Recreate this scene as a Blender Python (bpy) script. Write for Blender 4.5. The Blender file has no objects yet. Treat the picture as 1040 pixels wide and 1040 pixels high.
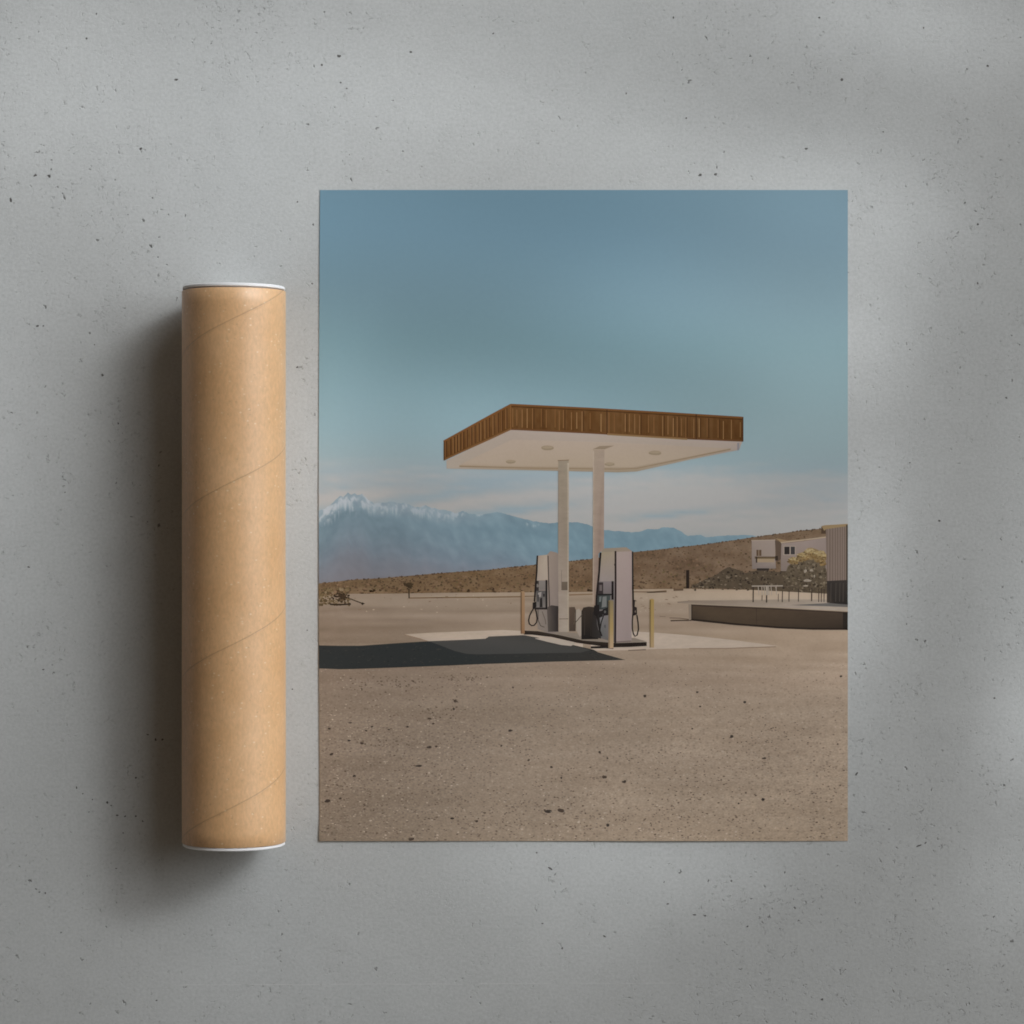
import bpy, math, random
from mathutils import Vector, Matrix
random.seed(7)
scene = bpy.context.scene
col = scene.collection
R = math.radians
S = 0.000755                       # metres per photo pixel on the ground

def X(px): return (px - 520.0) * S
def Y(py): return (520.0 - py) * S
def lin1(v):
    v /= 255.0
    return v / 12.92 if v <= 0.04045 else ((v + 0.055) / 1.055) ** 2.4
E_INK = 0.76                       # ink colours are read off a print lit to this level
def ink(c): return tuple(min(lin1(v) / E_INK, 0.9) for v in c)

# ---------------------------------------------------------------- node helpers
def new_mat(name):
    m = bpy.data.materials.new(name); m.use_nodes = True
    nt = m.node_tree
    return m, nt, nt.nodes['Principled BSDF']
def nd(nt, t, **kw):
    n = nt.nodes.new(t)
    for k, v in kw.items():
        if k in n.inputs: n.inputs[k].default_value = v
        else: setattr(n, k, v)
    return n
def lk(nt, a, b): nt.links.new(a, b)
def ramp(nt, fac, stops, interp='LINEAR'):
    r = nt.nodes.new('ShaderNodeValToRGB'); r.color_ramp.interpolation = interp
    els = r.color_ramp.elements
    while len(els) < len(stops): els.new(0.5)
    for e, (p, c) in zip(els, stops):
        e.position = p
        e.color = (c, c, c, 1) if isinstance(c, (int, float)) else (*c, 1)
    lk(nt, fac, r.inputs['Fac'])
    return r.outputs['Color']
def mathn(nt, op, a, b=None, clamp=False):
    n = nt.nodes.new('ShaderNodeMath'); n.operation = op; n.use_clamp = clamp
    for i, v in enumerate((a, b)):
        if v is None: continue
        if isinstance(v, (int, float)): n.inputs[i].default_value = v
        else: lk(nt, v, n.inputs[i])
    return n.outputs[0]
def mixc(nt, fac, a, b, blend='MIX'):
    n = nt.nodes.new('ShaderNodeMix'); n.data_type = 'RGBA'; n.blend_type = blend
    for s, v in ((n.inputs[0], fac), (n.inputs[6], a), (n.inputs[7], b)):
        if isinstance(v, (int, float)): s.default_value = v if s.type == 'VALUE' else (v, v, v, 1)
        elif isinstance(v, tuple): s.default_value = (*v, 1)
        else: lk(nt, v, s)
    return n.outputs[2]
def mapped(nt, vec, scale, rot=(0, 0, 0)):
    n = nt.nodes.new('ShaderNodeMapping'); n.inputs['Scale'].default_value = scale
    n.inputs['Rotation'].default_value = rot
    lk(nt, vec, n.inputs['Vector']); return n.outputs['Vector']
def noise(nt, vec, scale, detail=2.0, rough=0.5, dist=0.0):
    n = nd(nt, 'ShaderNodeTexNoise', Scale=scale, Detail=detail, Roughness=rough, Distortion=dist)
    lk(nt, vec, n.inputs['Vector']); return n.outputs['Fac']
def voro(nt, vec, scale, rnd=1.0, feature='F1'):
    n = nd(nt, 'ShaderNodeTexVoronoi', Scale=scale, Randomness=rnd); n.feature = feature
    lk(nt, vec, n.inputs['Vector']); return n
def bump(nt, h, strength, dist, prev=None):
    n = nd(nt, 'ShaderNodeBump', Strength=strength, Distance=dist)
    lk(nt, h, n.inputs['Height'])
    if prev is not None: lk(nt, prev, n.inputs['Normal'])
    return n.outputs['Normal']

# ---------------------------------------------------------------- materials
def concrete_material():
    m, nt, b = new_mat('rough_grey_concrete')
    g = nd(nt, 'ShaderNodeNewGeometry'); P = g.outputs['Position']
    big = noise(nt, P, 5.0, 4, 0.55, 0.4)
    mid = noise(nt, P, 38.0, 4, 0.6, 0.3)
    fine = noise(nt, P, 420.0, 3, 0.65)
    grit = noise(nt, P, 900.0, 2, 0.6)
    c = ramp(nt, big, [(0.25, (0.466, 0.480, 0.478)), (0.75, (0.496, 0.508, 0.505))])
    c = mixc(nt, 1.0, c, ramp(nt, mid, [(0.3, 0.98), (0.7, 1.015)]), 'MULTIPLY')
    c = mixc(nt, 1.0, c, ramp(nt, fine, [(0.28, 0.89), (0.6, 1.025)]), 'MULTIPLY')
    # small open pores: only some cells hold one
    def pores(scale, rad, keep, warp):
        wn = nd(nt, 'ShaderNodeTexNoise', Scale=scale * 2.2, Detail=1.0)
        lk(nt, P, wn.inputs['Vector'])
        off = nd(nt, 'ShaderNodeVectorMath', operation='MULTIPLY_ADD')
        lk(nt, wn.outputs['Color'], off.inputs[0])
        off.inputs[1].default_value = (warp / scale,) * 3
        lk(nt, P, off.inputs[2])
        v = voro(nt, off.outputs[0], scale)
        sep = nd(nt, 'ShaderNodeSeparateColor'); lk(nt, v.outputs['Color'], sep.inputs[0])
        size = mathn(nt, 'MULTIPLY', sep.outputs[1], rad)
        inside = mathn(nt, 'SUBTRACT', 1.0, mathn(nt, 'DIVIDE', v.outputs['Distance'], mathn(nt, 'ADD', size, rad * 0.25)), True)
        on = mathn(nt, 'GREATER_THAN', sep.outputs[0], keep)
        return mathn(nt, 'MULTIPLY', mathn(nt, 'MULTIPLY', inside, 2.2, True), on)
    # pores cluster: a slow mask
    cl = ramp(nt, noise(nt, P, 9.0, 2, 0.5), [(0.42, 0.12), (0.62, 1.0)])
    p1 = mathn(nt, 'MULTIPLY', pores(150.0, 0.16, 0.72, 0.9), cl)
    p2 = mathn(nt, 'MULTIPLY', pores(300.0, 0.24, 0.50, 1.5), cl)
    p3 = pores(210.0, 0.15, 0.74, 2.2)
    # short ragged trowel tears, in clusters
    def tears(scale, width, m1, m2):
        n = noise(nt, P, scale, 3, 0.6, 0.8)
        line = ramp(nt, mathn(nt, 'ABSOLUTE', mathn(nt, 'SUBTRACT', n, 0.5)), [(0.0, 1.0), (width, 0.0)])
        a = ramp(nt, noise(nt, P, m1, 3, 0.6), [(0.50, 0.0), (0.60, 1.0)])
        b_ = ramp(nt, noise(nt, P, m2, 2, 0.5), [(0.52, 0.0), (0.62, 1.0)])
        return mathn(nt, 'MULTIPLY', mathn(nt, 'MULTIPLY', line, a), b_)
    tear = mathn(nt, 'MAXIMUM', tears(95.0, 0.020, 42.0, 260.0), mathn(nt, 'MULTIPLY', tears(170.0, 0.03, 28.0, 420.0), 0.8))
    tear = mathn(nt, 'MULTIPLY', mathn(nt, 'MULTIPLY', tear, 0.78), ramp(nt, noise(nt, P, 6.5, 2, 0.5), [(0.36, 0.2), (0.60, 1.0)]))
    pit = mathn(nt, 'MAXIMUM', mathn(nt, 'MAXIMUM', p1, mathn(nt, 'MULTIPLY', p3, 0.3)), mathn(nt, 'MULTIPLY', p2, 0.45))
    pit = mathn(nt, 'MAXIMUM', pit, tear)
    c = mixc(nt, mathn(nt, 'MULTIPLY', pit, 0.75), c, (0.10, 0.098, 0.092))  # shade in the pores is put into the base colour
    lk(nt, c, b.inputs['Base Color'])
    b.inputs['Roughness'].default_value = 0.92
    b.inputs['Specular IOR Level'].default_value = 0.15
    # trowel relief: short ragged ridges
    rel = noise(nt, mapped(nt, P, (1.0, 1.35, 1.0), (0, 0, 0.5)), 240.0, 6, 0.70, 0.5)
    patch = ramp(nt, noise(nt, P, 30.0, 3, 0.6), [(0.38, 0.30), (0.66, 1.0)])
    rel = mathn(nt, 'MULTIPLY', rel, patch)
    h = mathn(nt, 'ADD', mathn(nt, 'MULTIPLY', rel, 0.8), mathn(nt, 'MULTIPLY', grit, 0.3))
    n1 = bump(nt, mid, 0.07, 0.004)
    n2 = bump(nt, h, 0.24, 0.0014, n1)
    n3 = bump(nt, mathn(nt, 'SUBTRACT', 1.0, pit), 0.6, 0.0012, n2)
    lk(nt, n3, b.inputs['Normal'])
    return m

def pit_material():
    m, nt, b = new_mat('shaded_concrete_pit')  # shade inside the pits painted as a dark colour on flat patches
    g = nd(nt, 'ShaderNodeNewGeometry')
    f = noise(nt, g.outputs['Position'], 900.0, 2)
    lk(nt, ramp(nt, f, [(0.3, (0.045, 0.042, 0.04)), (0.7, (0.16, 0.155, 0.15))]), b.inputs['Base Color'])
    b.inputs['Roughness'].default_value = 1.0
    return m

def kraft_material(radius, pitch, phase):
    m, nt, b = new_mat('brown_kraft_cardboard')
    tc = nd(nt, 'ShaderNodeTexCoord'); O = tc.outputs['Object']
    sep = nd(nt, 'ShaderNodeSeparateXYZ'); lk(nt, O, sep.inputs[0])
    ang = mathn(nt, 'ARCTAN2', sep.outputs['X'], sep.outputs['Z'])
    turn = mathn(nt, 'DIVIDE', ang, 2 * math.pi)
    ph = mathn(nt, 'SUBTRACT', mathn(nt, 'DIVIDE', sep.outputs['Y'], pitch), turn)
    wob = mathn(nt, 'MULTIPLY', mathn(nt, 'SUBTRACT', noise(nt, O, 60.0, 2), 0.5), 0.006)
    ph = mathn(nt, 'FRACT', mathn(nt, 'ADD', mathn(nt, 'ADD', ph, phase), wob))
    d = mathn(nt, 'ABSOLUTE', mathn(nt, 'SUBTRACT', ph, 0.5))        # 0 at the seam
    seam = ramp(nt, d, [(0.0, 1.0), (0.002, 0.8), (0.0048, 0.0)])
    lip = ramp(nt, ph, [(0.485, 0.0), (0.499, 1.0), (0.501, 0.0)])
    c = ramp(nt, noise(nt, O, 22.0, 4, 0.6), [(0.3, (0.625, 0.362, 0.168)), (0.7, (0.70, 0.43, 0.222))])
    fib = noise(nt, mapped(nt, O, (1.0, 0.45, 1.0)), 520.0, 3, 0.65)
    c = mixc(nt, 1.0, c, ramp(nt, fib, [(0.3, 0.88), (0.68, 1.08)]), 'MULTIPLY')
    v = voro(nt, mapped(nt, O, (1.0, 1.4, 1.0), (0.3, 0.5, 0.2)), 260.0)
    sc = nd(nt, 'ShaderNodeSeparateColor'); lk(nt, v.outputs['Color'], sc.inputs[0])
    spk = mathn(nt, 'MULTIPLY', mathn(nt, 'GREATER_THAN', sc.outputs[0], 0.86),
                ramp(nt, v.outputs['Distance'], [(0.12, 1.0), (0.30, 0.0)]))
    c = mixc(nt, mathn(nt, 'MULTIPLY', spk, 0.55), c, (0.85, 0.70, 0.46))
    dk = mathn(nt, 'MULTIPLY', mathn(nt, 'LESS_THAN', sc.outputs[0], 0.13),
               ramp(nt, v.outputs['Distance'], [(0.10, 1.0), (0.28, 0.0)]))
    c = mixc(nt, mathn(nt, 'MULTIPLY', dk, 0.28), c, (0.22, 0.12, 0.055))
    c = mixc(nt, mathn(nt, 'MULTIPLY', seam, 0.54), c, (0.20, 0.105, 0.045))
    lk(nt, c, b.inputs['Base Color'])
    b.inputs['Sheen Weight'].default_value = 0.25; b.inputs['Sheen Roughness'].default_value = 0.4
    b.inputs['Roughness'].default_value = 0.46
    b.inputs['Specular IOR Level'].default_value = 0.8
    n1 = bump(nt, fib, 0.10, 0.0006)
    n2 = bump(nt, mathn(nt, 'SUBTRACT', lip, seam), 0.5, 0.0004, n1)
    lk(nt, n2, b.inputs['Normal'])
    return m

def plain_material(name, c, rough, amp=0.04, scale=300.0, spec=0.3):
    m, nt, b = new_mat(name)
    tc = nd(nt, 'ShaderNodeTexCoord')
    f = noise(nt, tc.outputs['Object'], scale, 3)
    lk(nt, ramp(nt, f, [(0.3, tuple(v * (1 - amp) for v in c)), (0.7, tuple(min(1, v * (1 + amp)) for v in c))]), b.inputs['Base Color'])
    b.inputs['Roughness'].default_value = rough
    b.inputs['Specular IOR Level'].default_value = spec
    return m

def ink_material(name, grain=0.0, gscale=700.0, mott=0.0, mscale=120.0, stretch=(1, 1, 1), speck=0.0, fade=None):
    """ink on paper: the colour attribute laid down by the print, with the photograph's own grain"""
    m, nt, b = new_mat(name)
    a = nd(nt, 'ShaderNodeVertexColor', layer_name='ink')
    tc = nd(nt, 'ShaderNodeTexCoord'); O = mapped(nt, tc.outputs['Object'], stretch)
    c = a.outputs['Color']
    if grain:
        c = mixc(nt, 1.0, c, ramp(nt, noise(nt, O, gscale, 2, 0.6), [(0.25, 1 - grain), (0.75, 1 + grain)]), 'MULTIPLY')
    if mott:
        c = mixc(nt, 1.0, c, ramp(nt, noise(nt, O, mscale, 4, 0.62), [(0.28, 1 - mott), (0.72, 1 + mott)]), 'MULTIPLY')
    if speck:
        v = voro(nt, O, gscale * 0.72)
        sc = nd(nt, 'ShaderNodeSeparateColor'); lk(nt, v.outputs['Color'], sc.inputs[0])
        near = ramp(nt, v.outputs['Distance'], [(0.22, 1.0), (0.48, 0.0)])
        dk = mathn(nt, 'MULTIPLY', mathn(nt, 'LESS_THAN', sc.outputs[0], 0.20), near)
        lt = mathn(nt, 'MULTIPLY', mathn(nt, 'GREATER_THAN', sc.outputs[0], 0.82), near)
        c = mixc(nt, mathn(nt, 'MULTIPLY', dk, speck * 0.8), c, (0.12, 0.09, 0.07))
        c = mixc(nt, mathn(nt, 'MULTIPLY', lt, speck * 0.5), c, (0.55, 0.47, 0.38))
    if fade:                       # grain grows from the far edge (fade[0]) towards the near one (fade[1])
        sy = nd(nt, 'ShaderNodeSeparateXYZ'); lk(nt, tc.outputs['Object'], sy.inputs[0])
        mr = nd(nt, 'ShaderNodeMapRange'); lk(nt, sy.outputs['Y'], mr.inputs['Value'])
        mr.inputs['From Min'].default_value = Y(fade[0]) - Y(523.5); mr.inputs['From Max'].default_value = Y(fade[1]) - Y(523.5)
        mr.inputs['To Min'].default_value = 0.12; mr.inputs['To Max'].default_value = 1.0
        c = mixc(nt, mr.outputs[0], a.outputs['Color'], c)
    lk(nt, c, b.inputs['Base Color'])
    b.inputs['Roughness'].default_value = 0.7
    b.inputs['Specular IOR Level'].default_value = 0.12
    return m

# ---------------------------------------------------------------- mesh helpers
def link_mesh(name, verts, faces, mat, parent=None, smooth=False, loc=None, colors=None):
    me = bpy.data.meshes.new(name)
    me.from_pydata(verts, [], faces); me.update()
    if smooth:
        me.polygons.foreach_set('use_smooth', [True] * len(me.polygons))
    if colors is not None:
        ca = me.color_attributes.new('ink', 'FLOAT_COLOR', 'POINT')
        flat = []
        for c in colors: flat += [c[0], c[1], c[2], 1.0]
        ca.data.foreach_set('color', flat)
    o = bpy.data.objects.new(name, me); col.objects.link(o)
    o.data.materials.append(mat)
    if loc is not None: o.location = loc
    if parent: o.parent = parent
    return o

def lathe(profile, n=160, smooth_break=True):
    """closed profile of (radius, along) turned about the Y axis; returns verts, faces"""
    vs, fs = [], []
    k = len(profile)
    for i in range(n):
        t = 2 * math.pi * i / n
        for r, a in profile: vs.append((r * math.sin(t), a, r * math.cos(t)))
    for i in range(n):
        j = (i + 1) % n
        for q in range(k):
            w = (q + 1) % k
            fs.append((i * k + q, i * k + w, j * k + w, j * k + q))
    return vs, fs

# ================================================================= GROUND
M_CONC = concrete_material()
def build_ground():
    h = 4.0
    ground = link_mesh('ground', [(-h, -h, 0), (h, -h, 0), (h, h, 0), (-h, h, 0)], [(0, 1, 2, 3)], M_CONC)
    ground['kind'] = 'structure'
    pits = [  # px, py, rx, ry, rot
        (11, 203, 1.6, 3.2, .2), (36, 178, 2.2, 1.3, .6), (50, 179, 1.4, 2.4, .9), (52, 172, .8, 1.2, 0), (88, 39, 1.2, 1.2, 0), (98, 14, .9, 1, 0),
        (179, 81, 2, 1.2, .3), (208, 63, .8, .8, 0), (143, 151, 1.6, 1.3, 0), (130, 218, .8, .8, 0), (104, 381, 1.4, 1.4, 0),
        (38, 331, 2.2, 1.4, .4), (44, 331, 1.2, .9, 0), (344, 57, 2.2, 1.9, 0), (327, 66, 1.2, 1.5, 0), (346, 84, 1, 1, 0), (352, 90, 1.2, .8, 0),
        (417, 53, 1.6, 1.1, .2), (501, 34, 1.2, .8, .4), (302, 205, .9, .9, 0), (318, 228, 1.1, 1.1, 0), (317, 288, 1.2, .9, 0), (155, 201, 1, .7, 0),
        (684, 18, 1, 1.6, 0), (832, 18, 1.2, 1.1, 0), (855, 81, 1.6, 1.5, 0), (938, 28, .9, 1.1, 0), (1003, 67, 1.4, 1.2, 0), (982, 70, .9, .8, 0),
        (711, 178, 2.2, 1.5, .2), (727, 177, 2.2, 1.5, .8), (728, 170, .6, 1.8, 0), (819, 151, 2, 1.2, .2), (897, 134, 1.1, .9, 0), (636, 95, .8, 1.4, 0),
        (697, 120, 1, .9, 0), (980, 206, 1, 1.4, 0), (993, 228, 1.4, 1.2, 0), (1022, 404, 1.4, 1.2, 0), (993, 288, 1, 1.6, .2), (924, 470, .9, .7, 0),
        (954, 529, 1.3, 1.1, 0), (924, 355, .8, .8, 0), (1010, 709, 1.2, 1, 0), (870, 786, 1.0, 2.4, -.5), (903, 842, 1.2, .8, 0),
        (933, 859, 3.2, .9, .35), (940, 856, 1.6, .7, .6), (835, 1015, 1.5, 1.1, 0), (614, 951, 2.6, .9, -.5), (571, 963, 1.1, 1.1, 0), (551, 938, 1.3, .9, 0),
        (559, 882, 2.6, 1.0, -.5), (545, 866, 1, 1, 0), (678, 918, 1.6, .9, 0), (705, 929, 2.4, .9, .1), (716, 930, 1.4, .9, 0), (759, 941, 1.6, .7, .4), (797, 886, .7, 1.3, 0),
        (29, 576, 1.3, 1, 0), (44, 680, 1.2, 1, 0), (46, 907, 1, 1.4, .4), (40, 906, 1.2, .7, .3), (62, 947, .9, .9, 0), (159, 1016, 1.1, .9, 0), (118, 882, 1, .6, 0),
        (78, 800, .9, 1.4, .2), (84, 806, .9, .9, 0), (109, 815, 1.1, 1.8, .2), (113, 818, 1.2, .9, 0), (119, 828, 1.6, .9, 0), (127, 829, 1.2, .8, 0), (138, 829, 1.2, .9, 0),
        (150, 746, 1.8, .8, -.2), (158, 751, 1.2, 1.4, 0), (165, 751, 1.4, 1.0, .3), (138, 790, 1, 1.2, 0), (145, 834, 1, .8, 0), (94, 812, .8, .7, 0), (125, 846, 1, .7, 0),
        (150, 530, .8, .8, 0), (66, 500, 1, .7, .3), (96, 350, .9, .7, 0), (120, 430, .9, 1.2, 0), (302, 373, 1.5, 1, .3), (297, 700, 1, .8, .2), (312, 640, .9, .8, 0)]
    vs, fs = [], []
    for (px, py, rx, ry, a) in pits:
        n = 11; base = len(vs)
        for i in range(n):
            t = 2 * math.pi * i / n
            q = random.uniform(0.6, 1.15)
            u, v = rx * q * math.cos(t), ry * q * math.sin(t)
            vs.append((X(px + u * math.cos(a) + v * math.sin(a)), Y(py - u * math.sin(a) + v * math.cos(a)), 0.00005))
        fs.append(tuple(range(base, base + n))[::-1])
    p = link_mesh('pitting', vs, fs, pit_material(), ground)
    p['kind'] = 'stuff'
    vs, fs = [], []
    for (xa, xb) in ((176, 245), (252, 330), (336, 470), (486, 560), (580, 690)):
        n = 14; base = len(vs)
        for i in range(n + 1):
            x = xa + (xb - xa) * i / n; y = 1000.4 - (x - 176) * 0.004 + random.uniform(-.35, .35); w_ = random.uniform(.12, .34)
            vs += [(X(x), Y(y - w_), 0.00004), (X(x), Y(y + w_), 0.00004)]
        fs += [(base + 2 * i, base + 2 * i + 1, base + 2 * i + 3, base + 2 * i + 2) for i in range(n)]
    link_mesh('scratch', vs, fs, plain_material('scraped_concrete', (0.56, 0.565, 0.56), 0.95, 0.06, 900.0, 0.1), ground)
build_ground()

# ================================================================= MAILING TUBE
def build_tube():
    r = 51.5 * S
    cx, y0, y1 = X(243.0 - 0.0), Y(331.8 + 520), Y(520 - 223.0)
    cx = (237.6 - 520) / 1.0199 * S
    y0, y1 = -328.3 * S, 219.6 * S
    cy = (y0 + y1) / 2; hl = (y1 - y0) / 2
    root = bpy.data.objects.new('mailing_tube', None); col.objects.link(root)
    root.location = (cx, cy, 0)
    root['label'] = 'brown kraft cardboard mailing tube with white end caps lying left of the poster'
    root['category'] = 'mailing tube'
    wall = 0.0024
    e = 0.0003
    prof = [(r - e, -hl), (r, -hl + e), (r, hl - e), (r - e, hl), (r - wall + e, hl), (r - wall, hl - e), (r - wall, -hl + e), (r - wall + e, -hl)]
    # finer rows along the outer wall
    rows = [(r, -hl + e + (2 * hl - 2 * e) * k / 40) for k in range(41)]
    prof = [(r - e, -hl)] + rows + [(r - e, hl), (r - wall + e, hl), (r - wall, hl - e), (r - wall, -hl + e), (r - wall + e, -hl)]
    vs, fs = lathe(prof, 192)
    # a hand-rolled tube is never a perfect cylinder
    vs2 = []
    for (x, y, z) in vs:
        k = 1 + 0.0022 * math.sin(y * 21 + 1.0) * math.cos(2 * math.atan2(x, z) + y * 6)
        vs2.append((x * k, y, z * k))
    body = link_mesh('cardboard_body', vs2, fs, kraft_material(r, 159.0 * S, 0.985), root, True, (0, 0, r + 0.0002))
    capm = plain_material('white_plastic', (0.80, 0.80, 0.81), 0.42, 0.015, 120.0, 0.4)
    for s, gap in ((1, 0.0010), (-1, 0.0002)):
        f0, f1 = hl + gap, hl + gap + 0.0024
        ri = r - wall - 0.0006
        # flange, recessed face and the plug that sits in the tube
        prof = [(0.0001, f0 - 0.004), (ri - 0.004, f0 - 0.004), (ri - 0.0030, f1 - 0.0006), (ri - 0.0022, f1), (r - 0.0013, f1), (r - 0.0006, f1 - 0.0006),
                (r - 0.0006, f0 + 0.0003), (r - 0.0009, f0), (ri, f0), (ri, f0 - 0.018), (ri - 0.0012, f0 - 0.018), (ri - 0.0012, f0 - 0.0055), (0.0001, f0 - 0.0055)]
        vs, fs = lathe([(q, a * s) for q, a in prof], 128)
        if s > 0: fs = [tuple(reversed(f)) for f in fs]
        o = link_mesh('end_cap', vs, fs, capm, root, False, (0, 0, r + 0.0002))
        o['label'] = 'white plastic cap plugged into the upper end' if s > 0 else 'white plastic cap plugged into the lower end'
build_tube()

# ================================================================= POSTER
PX0, PX1, PY0, PY1 = 325.0, 861.0, 193.0, 854.0
def bow(py):                       # the left edge is a hair out of true
    t = (py - PY0) / (PY1 - PY0)
    return -1.3 * math.sin(math.pi * min(1, t * 1.15) * 0.87)
def edge_x(px, py):
    w = max(0.0, 1 - (px - PX0) / 60.0)
    return px + bow(py) * w
def smooth(a, b, t):
    t = max(0.0, min(1.0, (t - a) / (b - a))); return t * t * (3 - 2 * t)
def lift(px, py):                  # the paper does not lie quite flat
    z = 0.00045
    z += 0.0009 * (1 - smooth(0, 26, PY1 - py)) * (1 - smooth(PX1 - 60, PX1, px)) * (0.7 + 0.3 * math.sin(px * 0.021))
    z += 0.0003 * (1 - smooth(0, 40, px - PX0)) * smooth(PY0, PY0 + 70, py) * (0.75 + 0.25 * math.sin(py * 0.013))
    return z
STEP = 0.000012
ox, oy = X((PX0 + PX1) / 2), Y((PY0 + PY1) / 2)
def V(px, py, level):
    qx = edge_x(px, py)
    return (X(qx) - ox, Y(py) - oy, lift(px, py) + STEP * level)

poster = bpy.data.objects.new('poster', None); col.objects.link(poster)
poster.location = (ox, oy, 0)
poster['label'] = 'unframed portrait poster printed with a desert fuel station photograph, flat on concrete'
poster['category'] = 'poster'

class Ink:
    """gathers flat printed shapes (photo pixel coordinates, colours as seen) into one mesh"""
    def __init__(s, tone=1.0): s.v, s.f, s.c, s.tone = [], [], [], tone
    def k(s, c):
        q = s.tone if isinstance(s.tone, tuple) else (s.tone,) * 3
        return ink(tuple(max(4.0, v * w - (4.0 if w < 0.85 else 0.0)) for v, w in zip(c, q)))
    def poly(s, pts, c, lv):
        b = len(s.v)
        for i, p in enumerate(pts):
            s.v.append(V(p[0], p[1], lv))
            s.c.append(s.k(c[i] if isinstance(c, list) else c))
        area = sum(pts[i][0] * pts[(i + 1) % len(pts)][1] - pts[(i + 1) % len(pts)][0] * pts[i][1] for i in range(len(pts)))
        f = tuple(range(b, b + len(pts)))
        s.f.append(f[::-1] if area > 0 else f)
    def box(s, x0, y0, x1, y1, c, lv, c2=None):
        cc = c if c2 is None else [c, c, c2, c2]
        s.poly([(x0, y0), (x1, y0), (x1, y1), (x0, y1)], cc, lv)
    def line(s, pts, w, c, lv, closed=False):
        n = len(pts); L, Rr = [], []
        for i in range(n):
            a = pts[i - 1] if (i or closed) else pts[i]
            b = pts[(i + 1) % n] if (i < n - 1 or closed) else pts[i]
            dx, dy = b[0] - a[0], b[1] - a[1]; d = math.hypot(dx, dy) or 1
            nx, ny = -dy / d * w / 2, dx / d * w / 2
            L.append((pts[i][0] + nx, pts[i][1] + ny)); Rr.append((pts[i][0] - nx, pts[i][1] - ny))
        for i in range(n if closed else n - 1):
            j = (i + 1) % n
            s.poly([L[i], L[j], Rr[j], Rr[i]], c, lv)
    def strip(s, top, bot, colour, lv, dx=4.0, rows=6, x0=None, x1=None):
        """band between two edge curves; colour(px, py, t)"""
        x0 = top[0][0] if x0 is None else x0; x1 = top[-1][0] if x1 is None else x1
        n = max(1, int(round((x1 - x0) / dx))); b = len(s.v)
        for i in range(n + 1):
            x = x0 + (x1 - x0) * i / n
            a, z = interp(top, x), interp(bot, x)
            for k in range(rows + 1):
                y = a + (z - a) * k / rows
                s.v.append(V(x, y, lv)); s.c.append(s.k(colour(x, y, k / rows)))
        for i in range(n):
            for k in range(rows):
                q = b + i * (rows + 1) + k
                s.f.append((q, q + 1, q + rows + 2, q + rows + 1))
    def blob(s, x, y, rx, ry, c, lv, n=8, jit=0.35, rot=0.0):
        pts = []
        for i in range(n):
            t = 2 * math.pi * i / n; k = 1 + random.uniform(-jit, jit)
            u, v = rx * k * math.cos(t), ry * k * math.sin(t)
            pts.append((x + u * math.cos(rot) - v * math.sin(rot), y + u * math.sin(rot) + v * math.cos(rot)))
        s.poly([(min(PX1, max(PX0, p[0])), min(PY1, max(PY0, p[1]))) for p in pts], c, lv)
    def build(s, name, mat, parent=poster, label=None):
        o = link_mesh(name, s.v, s.f, mat, parent, False, None, s.c)
        if label: o['label'] = label
        return o
def interp(pts, x):
    if x <= pts[0][0]: return pts[0][1]
    for (a, b), (c, d) in zip(pts, pts[1:]):
        if x <= c: return b + (d - b) * (x - a) / ((c - a) or 1)
    return pts[-1][1]
def mix(a, b, t):
    t = max(0.0, min(1.0, t)); return tuple(p + (q - p) * t for p, q in zip(a, b))
def grad(stops, t):
    if t <= stops[0][0]: return stops[0][1]
    for (a, c), (b, d) in zip(stops, stops[1:]):
        if t <= b: return mix(c, d, (t - a) / ((b - a) or 1))
    return stops[-1][1]
def hash2(i, j, k=0):
    h = (i * 374761393 + j * 668265263 + k * 2147483647) & 0xffffffff
    h = ((h ^ (h >> 13)) * 1274126177) & 0xffffffff
    return ((h ^ (h >> 16)) & 0xffff) / 65535.0
def vnoise(x, y, k=0):
    i, j = math.floor(x), math.floor(y); u, v = x - i, y - j
    u, v = u * u * (3 - 2 * u), v * v * (3 - 2 * v)
    a, b, c, d = hash2(i, j, k), hash2(i + 1, j, k), hash2(i, j + 1, k), hash2(i + 1, j + 1, k)
    return (a + (b - a) * u) * (1 - v) + (c + (d - c) * u) * v
def fbm(x, y, k=0, o=3):
    s, a, t = 0, 0.5, 0
    for q in range(o):
        s += a * vnoise(x, y, k + q); t += a; x *= 2.03; y *= 2.03; a *= 0.55
    return s / t

K_FLAT = ink_material('smooth_print_ink', 0.02, 500.0)
K_SKY = ink_material('sky_print_ink', 0.012, 260.0)
K_HILL = ink_material('scrub_print_ink', 0.14, 620.0, 0.10, 170.0)
K_GRND = ink_material('gravel_print_ink', 0.20, 560.0, 0.09, 150.0, (1, 1.6, 1), 0.62, (640.0, 760.0))
K_ROCK = ink_material('rubble_print_ink', 0.35, 520.0, 0.2, 240.0)
K_WALL = ink_material('weathered_print_ink', 0.05, 420.0, 0.07, 90.0, (0.5, 1.5, 1))

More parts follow.
